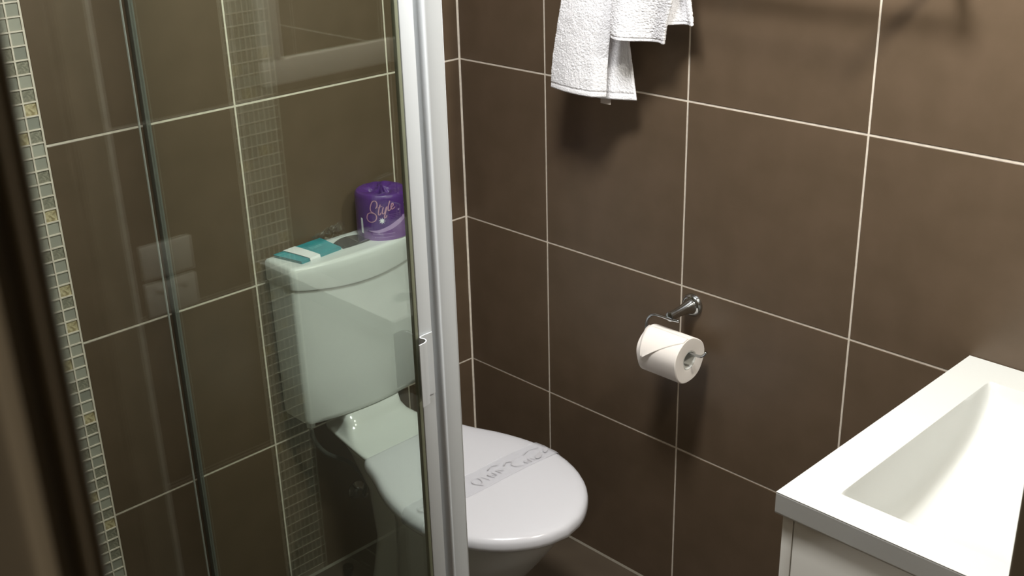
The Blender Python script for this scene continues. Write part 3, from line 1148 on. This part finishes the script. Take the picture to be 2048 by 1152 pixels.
# right towel: shorter, front fall turned up to the right, back layer to the right of it
fb_ = [(1.3280, 0.5795, 0.6845, -0.0060), (1.3560, 0.5795, 0.6915), (1.4060, 0.5825, 0.7105), (1.4560, 0.5865, 0.7265), (1.5160, 0.5915, 0.7365)]
bb_ = [(1.3620, 0.6565, 0.7385, 0.0020), (1.4060, 0.6565, 0.7305), (1.4560, 0.6365, 0.7215), (1.5160, 0.6165, 0.7165)]
tb = towel('hand_towel', 'right white terry towel, shorter and folded, next to the long left one', fb_, bb_,
           lambda s, t: -0.112 + 0.030 * s * t - 0.016 * math.sin(math.pi * 2 * s) * t, lambda s, t: -0.066 - 0.014 * math.sin(math.pi * s * 2) * t, 5.0)

# ------------------------------------------------------------------ toilet roll holder
hold = empty('toilet_roll_holder', (0.716, 0, 0.765), 'chrome wall holder with a bent wire arm carrying the open toilet roll', 'toilet roll holder')
HX, HZ = 0.716, 0.764
obj('rosette', lathe(B(), (HX, 0, HZ), (0, -1, 0), [(0, 0.0255), (0.004, 0.0255), (0.009, 0.022), (0.011, 0.018)], 40), M['chrome'], hold, smooth='auto')
obj('stem', lathe(B(), (HX, -0.008, HZ), (0, -1, -0.03), [(0, 0.0195), (0.005, 0.0165), (0.014, 0.0135), (0.026, 0.0112), (0.050, 0.0098), (0.062, 0.0105), (0.071, 0.0105), (0.073, 0.008)], 32), M['chrome'], hold, smooth='auto')
RYc = -0.079
zt, zb_ = 0.757, 0.698
wire = [(0.738, RYc + 0.004, zt), (0.720, RYc, zt), (0.690, RYc, zt), (0.672, RYc, zt - 0.003), (0.6595, RYc, zt - 0.014), (0.655, RYc, zt - 0.030), (0.6575, RYc, zt - 0.047), (0.668, RYc, zb_), (0.690, RYc, zb_ - 0.002), (0.74, RYc, zb_ - 0.002), (0.792, RYc, zb_ - 0.002), (0.806, RYc, zb_ + 0.004), (0.813, RYc, zb_ + 0.013)]
obj('wire_arm', tube(B(), smooth_path(wire, 6), 0.0030, 12), M['chrome'], hold, smooth=True)

# the open roll
roll = empty('toilet_roll', (0.725, RYc, 0.68), 'open white toilet roll with its end folded to a point on the chrome holder', 'toilet roll')
X0, X1 = 0.668, 0.772
ZR = 0.6795
RO, RI = 0.0505, 0.0205


def rr_ring(x, r, n=64, wob=0.0):
    out = []
    for k in range(n):
        a = 2 * math.pi * k / n
        q = r + (0.0012 * math.sin(3 * a + 1) + 0.001 * math.sin(5 * a)) * (wob if wob else 1) * (r / RO)
        out.append((x, RYc + q * math.cos(a), ZR + q * math.sin(a)))
    return out


bm = loft(B(), [rr_ring(X0 + 0.006, RI), rr_ring(X0, RI + 0.001), rr_ring(X0, RO - 0.002), rr_ring(X0 + 0.002, RO), rr_ring(X1 - 0.002, RO), rr_ring(X1, RO - 0.002), rr_ring(X1, RI + 0.004), rr_ring(X1 - 0.0005, RI + 0.001), rr_ring(X1 - 0.006, RI), rr_ring(X0 + 0.006, RI)], False, False)
bmesh.ops.remove_doubles(bm, verts=bm.verts, dist=1e-6)
obj('tissue_roll', bm, M['paper'], roll, smooth='auto')
bm = loft(B(), [rr_ring(X0 + 0.001, RI + 0.0002), rr_ring(X1 - 0.0006, RI + 0.0002), rr_ring(X1 - 0.0006, RI - 0.0012), rr_ring(X0 + 0.001, RI - 0.0012), rr_ring(X0 + 0.001, RI + 0.0002)], False, False)
obj('core', bm, M['cardboard'], roll, smooth='auto')
# folded triangular end: sheet leaving the top of the roll and lying over its front
bm = B()
cols = []
nt_ = 22
for j in range(nt_ + 1):
    t = j / nt_
    ang = math.radians(97 + 83 * t)      # from the top (90) over the front (180, -y side)
    if t < 0.22:
        xa, xb = X0, X1 - 0.001
    else:
        k = (t - 0.22) / 0.78
        xa = X0 + 0.001 + 0.016 * k
        xb = (X1 - 0.001) * (1 - k) + (X0 + 0.022) * k
    lift = 0.0012 + 0.010 * max(0, t - 0.35) ** 1.4
    row = []
    for i in range(13):
        s = i / 12
        x = xa + (xb - xa) * s
        r = RO + lift + 0.0012 * math.sin(s * 3 + t * 4) * t
        row.append(bm.verts.new((x, RYc + r * math.cos(ang), ZR + r * math.sin(ang))))
    cols.append(row)
for a, b in zip(cols, cols[1:]):
    for i in range(12):
        bm.faces.new((a[i], a[i + 1], b[i + 1], b[i]))
obj('folded_end', bm, M['paper'], roll, smooth=True, solid=0.0008)

# ------------------------------------------------------------------ vanity
VX, VY, VZ = 1.318, -0.600, 0.844
van = empty('vanity_cabinet', (1.56, -0.3, 0), 'off-white vanity cabinet under the white basin in the right corner', 'cabinet')
obj('side_panel', bx(1.347, 1.788, -0.594, -0.578, 0.10, 0.8085), M['cabinet'], van, bevel=0.001)
obj('side_panel', bx(1.347, 1.788, -0.022, -0.006, 0.10, 0.8085), M['cabinet'], van, bevel=0.001)
obj('bottom_panel', bx(1.347, 1.788, -0.578, -0.022, 0.10, 0.116), M['cabinet'], van)
obj('back_panel', bx(1.776, 1.788, -0.578, -0.022, 0.116, 0.8085), M['cabinet'], van)
obj('kickboard', bx(1.375, 1.788, -0.588, -0.012, 0.0005, 0.10), M['cabinet'], van)
for y0, y1 in ((-0.5945, -0.3015), (-0.2985, -0.006)):
    d = obj('door', bx(1.3285, 1.3455, y0, y1, 0.105, 0.8065), M['cabinet'], van, bevel=0.0008)
    yk = y1 - 0.03 if y1 < -0.2 else y0 + 0.03
    obj('knob', lathe(B(), (1.3285, yk, 0.70), (-1, 0, 0), [(0, 0.005), (0.012, 0.005), (0.014, 0.011), (0.022, 0.011), (0.024, 0.009)], 20), M['chrome'], d, smooth='auto')

basin = empty('basin', (1.55, -0.3, 0.81), 'white rectangular moulded basin top with a deep curved bowl', 'basin')
BX0, BX1, BY0, BY1 = 1.386, 1.700, -0.543, -0.073
DEP = [(-0.543, 0.0), (-0.538, 0.016), (-0.528, 0.038), (-0.505, 0.068), (-0.47, 0.095), (-0.43, 0.110), (-0.38, 0.114), (-0.336, 0.112), (-0.257, 0.099), (-0.201, 0.086), (-0.151, 0.067), (-0.115, 0.045), (-0.09, 0.022), (-0.073, 0.0)]
SIDE = [(0.0, 0.0), (0.0008, 0.04), (0.0025, 0.22), (0.006, 0.50), (0.010, 0.71), (0.016, 0.86), (0.026, 0.945), (0.045, 0.985), (0.09, 1.0), (1.0, 1.0)]


def bz(x, y):
    if x <= BX0 or x >= BX1 or y <= BY0 or y >= BY1: return VZ
    d = sinterp(DEP, y)
    sx = min(x - BX0, BX1 - x)
    fall = 0.010 * math.exp(-((x - 1.60) ** 2 + (y + 0.34) ** 2) / 0.02)
    return VZ - max(0, (d * sinterp(SIDE, sx)) + fall * min(1, sx / 0.06) * min(1, d / 0.06))


def fine(a, b, steps):
    return [a + (b - a) * s for s in steps]


xs = [VX, VX + 0.003, BX0 - 0.012, BX0 - 0.003, BX0 - 0.001] + [BX0 + d for d in (0, 0.0008, 0.0016, 0.0025, 0.0035, 0.005, 0.007, 0.0085, 0.010, 0.012, 0.0145, 0.017, 0.021, 0.026, 0.034, 0.045, 0.065, 0.09, 0.12)]
xs += [1.543] + [BX1 - (x - BX0) for x in reversed(xs[5:])] + [BX1 + 0.001, BX1 + 0.003, 1.76, 1.7885]
ys = [VY, VY + 0.003, BY0 - 0.012, BY0 - 0.003, BY0 - 0.001] + [BY0 + d for d in (0, 0.002, 0.005, 0.009, 0.015, 0.024)] + [-0.505 + 0.0135 * k for k in range(0, 30)] + [-0.098, -0.09, -0.083, -0.078, -0.073, -0.072, -0.070, -0.06, -0.012, -0.0015]
xs = sorted(set(round(x, 5) for x in xs))
ys = sorted(set(round(y, 5) for y in ys))
bm = B()
V = [[bm.verts.new((x, y, bz(x, y))) for y in ys] for x in xs]
for i in range(len(xs) - 1):
    for j in range(len(ys) - 1):
        bm.faces.new((V[i][j], V[i + 1][j], V[i + 1][j + 1], V[i][j + 1]))
# skirt with a small rounded edge
def loop():
    L = [(i, 0) for i in range(len(xs))] + [(len(xs) - 1, j) for j in range(1, len(ys))] + [(i, len(ys) - 1) for i in range(len(xs) - 2, -1, -1)] + [(0, j) for j in range(len(ys) - 2, 0, -1)]
    return L
L = loop()
prev = [V[i][j] for i, j in L]
cxm, cym = (VX + 1.7885) / 2, (VY - 0.0015) / 2
for out_, dz in ((0.0012, 0.0006), (0.0018, 0.0022), (0.0018, 0.0035), (0.0018, 0.0320), (0.0018, 0.0335), (0.0008, 0.0355), (-0.03, 0.0355)):
    cur = []
    for i, j in L:
        x, y = xs[i], ys[j]
        ox = -out_ if i == 0 else (out_ if i == len(xs) - 1 else 0)
        oy = -out_ if j == 0 else (out_ if j == len(ys) - 1 else 0)
        if i == len(xs) - 1 and out_ > 0: ox = 0
        if j == len(ys) - 1 and out_ > 0: oy = 0
        cur.append(bm.verts.new((x + ox + (0.0018 if i == 0 else 0), y + oy + (0.0018 if j == 0 else 0), VZ - dz)))
    for k in range(len(L)):
        k2 = (k + 1) % len(L)
        bm.faces.new((prev[k], prev[k2], cur[k2], cur[k]))
    prev = cur
for i, j in L[:]:
    pass
basin_o = obj('basin_top', bm, M['basin'], basin, smooth='auto')
zd = bz(1.615, -0.33)
obj('drain', lathe(B(), (1.615, -0.33, zd + 0.0005), (0, 0, 1), [(0, 0.030), (0.002, 0.030), (0.0035, 0.026), (0.003, 0.020), (0.006, 0.018), (0.007, 0.0)], 32), M['chrome'], basin, smooth='auto')

tap = empty('basin_tap', (1.735, -0.30, VZ), 'chrome mixer tap at the back of the white basin', 'tap')
obj('tap_body', lathe(B(), (1.735, -0.30, VZ), (0, 0, 1), [(0, 0.026), (0.004, 0.026), (0.008, 0.021), (0.09, 0.020), (0.10, 0.021), (0.12, 0.021), (0.125, 0.018)], 32), M['chrome'], tap, smooth='auto')
obj('spout', tube(B(), smooth_path([(1.735, -0.30, VZ + 0.07), (1.69, -0.30, VZ + 0.095), (1.64, -0.30, VZ + 0.098), (1.615, -0.30, VZ + 0.085)], 6), 0.0115, 16), M['chrome'], tap, smooth='auto')
obj('lever', tube(B(), [(1.735, -0.30, VZ + 0.125), (1.73, -0.30, VZ + 0.14), (1.67, -0.30, VZ + 0.165)], [0.012, 0.009, 0.006], 12), M['chrome'], tap, smooth='auto')

# ------------------------------------------------------------------ mirror, switches, lamps on the vanity wall and ceiling (seen as reflections)
mir = empty('wall_mirror', (XW, -0.30, 1.6), 'framed mirror above the basin, seen reflected in the shower glass', 'mirror')
MY0, MY1, MZ0, MZ1, FW = -0.548, -0.040, 1.226, 1.93, 0.052
obj('mirror_glass', bx(XW - 0.012, XW - 0.004, MY0 + FW - 0.004, MY1 - FW + 0.004, MZ0 + FW - 0.004, MZ1 - FW + 0.004), M['mirror'], mir)


def bar4(y0, y1, z0, z1):
    return bx(XW - 0.024, XW - 0.0005, y0, y1, z0, z1)


obj('frame_rail', bar4(MY0, MY1, MZ0, MZ0 + FW), M['mirrorframe'], mir, bevel=0.003)
obj('frame_rail', bar4(MY0, MY1, MZ1 - FW, MZ1), M['mirrorframe'], mir, bevel=0.003)
obj('frame_stile', bar4(MY0, MY0 + FW, MZ0 + FW, MZ1 - FW), M['mirrorframe'], mir, bevel=0.003)
obj('frame_stile', bar4(MY1 - FW, MY1, MZ0 + FW, MZ1 - FW), M['mirrorframe'], mir, bevel=0.003)

for nm, z0, lab in (('switch_plate', 0.880, 'upper blank wall plate beside the door, seen reflected in the shower glass'), ('power_outlet', 0.798, 'lower wall plate with two round switches, seen reflected in the shower glass')):
    sw = empty(nm, (XW, -0.812, z0 + 0.037), lab, 'wall plate')
    obj('plate', bx(XW - 0.009, XW - 0.0003, -0.870, -0.754, z0, z0 + 0.074), M['switch'], sw, bevel=0.003)
    if nm == 'power_outlet':
        for yy in (-0.84, -0.784):
            obj('rocker', lathe(B(), (XW - 0.0085, yy, z0 + 0.058), (-1, 0, 0), [(0, 0.007), (0.003, 0.007), (0.004, 0.005)], 20), M['switch'], sw, smooth='auto')
    else:
        obj('rocker', lathe(B(), (XW - 0.0085, -0.812, z0 + 0.035), (-1, 0, 0), [(0, 0.006), (0.002, 0.006), (0.003, 0.004)], 20), M['switch'], sw, smooth='auto')

for x, y, r, lab in ((1.00, -0.79, 0.17, 'round ceiling lamp over the middle of the bathroom'),):
    la = empty('ceiling_lamp', (x, y, ZC), lab, 'ceiling lamp')
    obj('lamp_rim', lathe(B(), (x, y, ZC), (0, 0, -1), [(0, r + 0.02), (0.006, r + 0.018), (0.006, r), (0.001, r)], 48), M['frame'], la, smooth='auto')
    obj('diffuser', lathe(B(), (x, y, ZC), (0, 0, -1), [(0.001, r - 0.001), (0.004, r - 0.004), (0.005, 0.0)], 48), M['lampglow'], la, smooth='auto')

wlm = empty('mirror_lamp', (XW, -0.33, 2.03), 'small wall lamp above the framed mirror', 'lamp')
obj('back_plate', bx(XW - 0.02, XW - 0.0005, -0.40, -0.26, 2.0, 2.08), M['chrome'], wlm, bevel=0.003)
obj('arm', tube(B(), [(XW - 0.018, -0.33, 2.05), (1.70, -0.33, 2.06), (1.672, -0.33, 2.045)], 0.007, 12), M['chrome'], wlm, smooth=True)
dv = Vector((-math.sin(math.radians(38)), 0, -math.cos(math.radians(38))))
obj('lamp_shade', lathe(B(), Vector((1.655, -0.33, 2.015)) - dv * 0.035, dv, [(0, 0.02), (0.004, 0.03), (0.038, 0.058), (0.038, 0.055), (0.006, 0.026)], 40), M['frame'], wlm, smooth='auto')
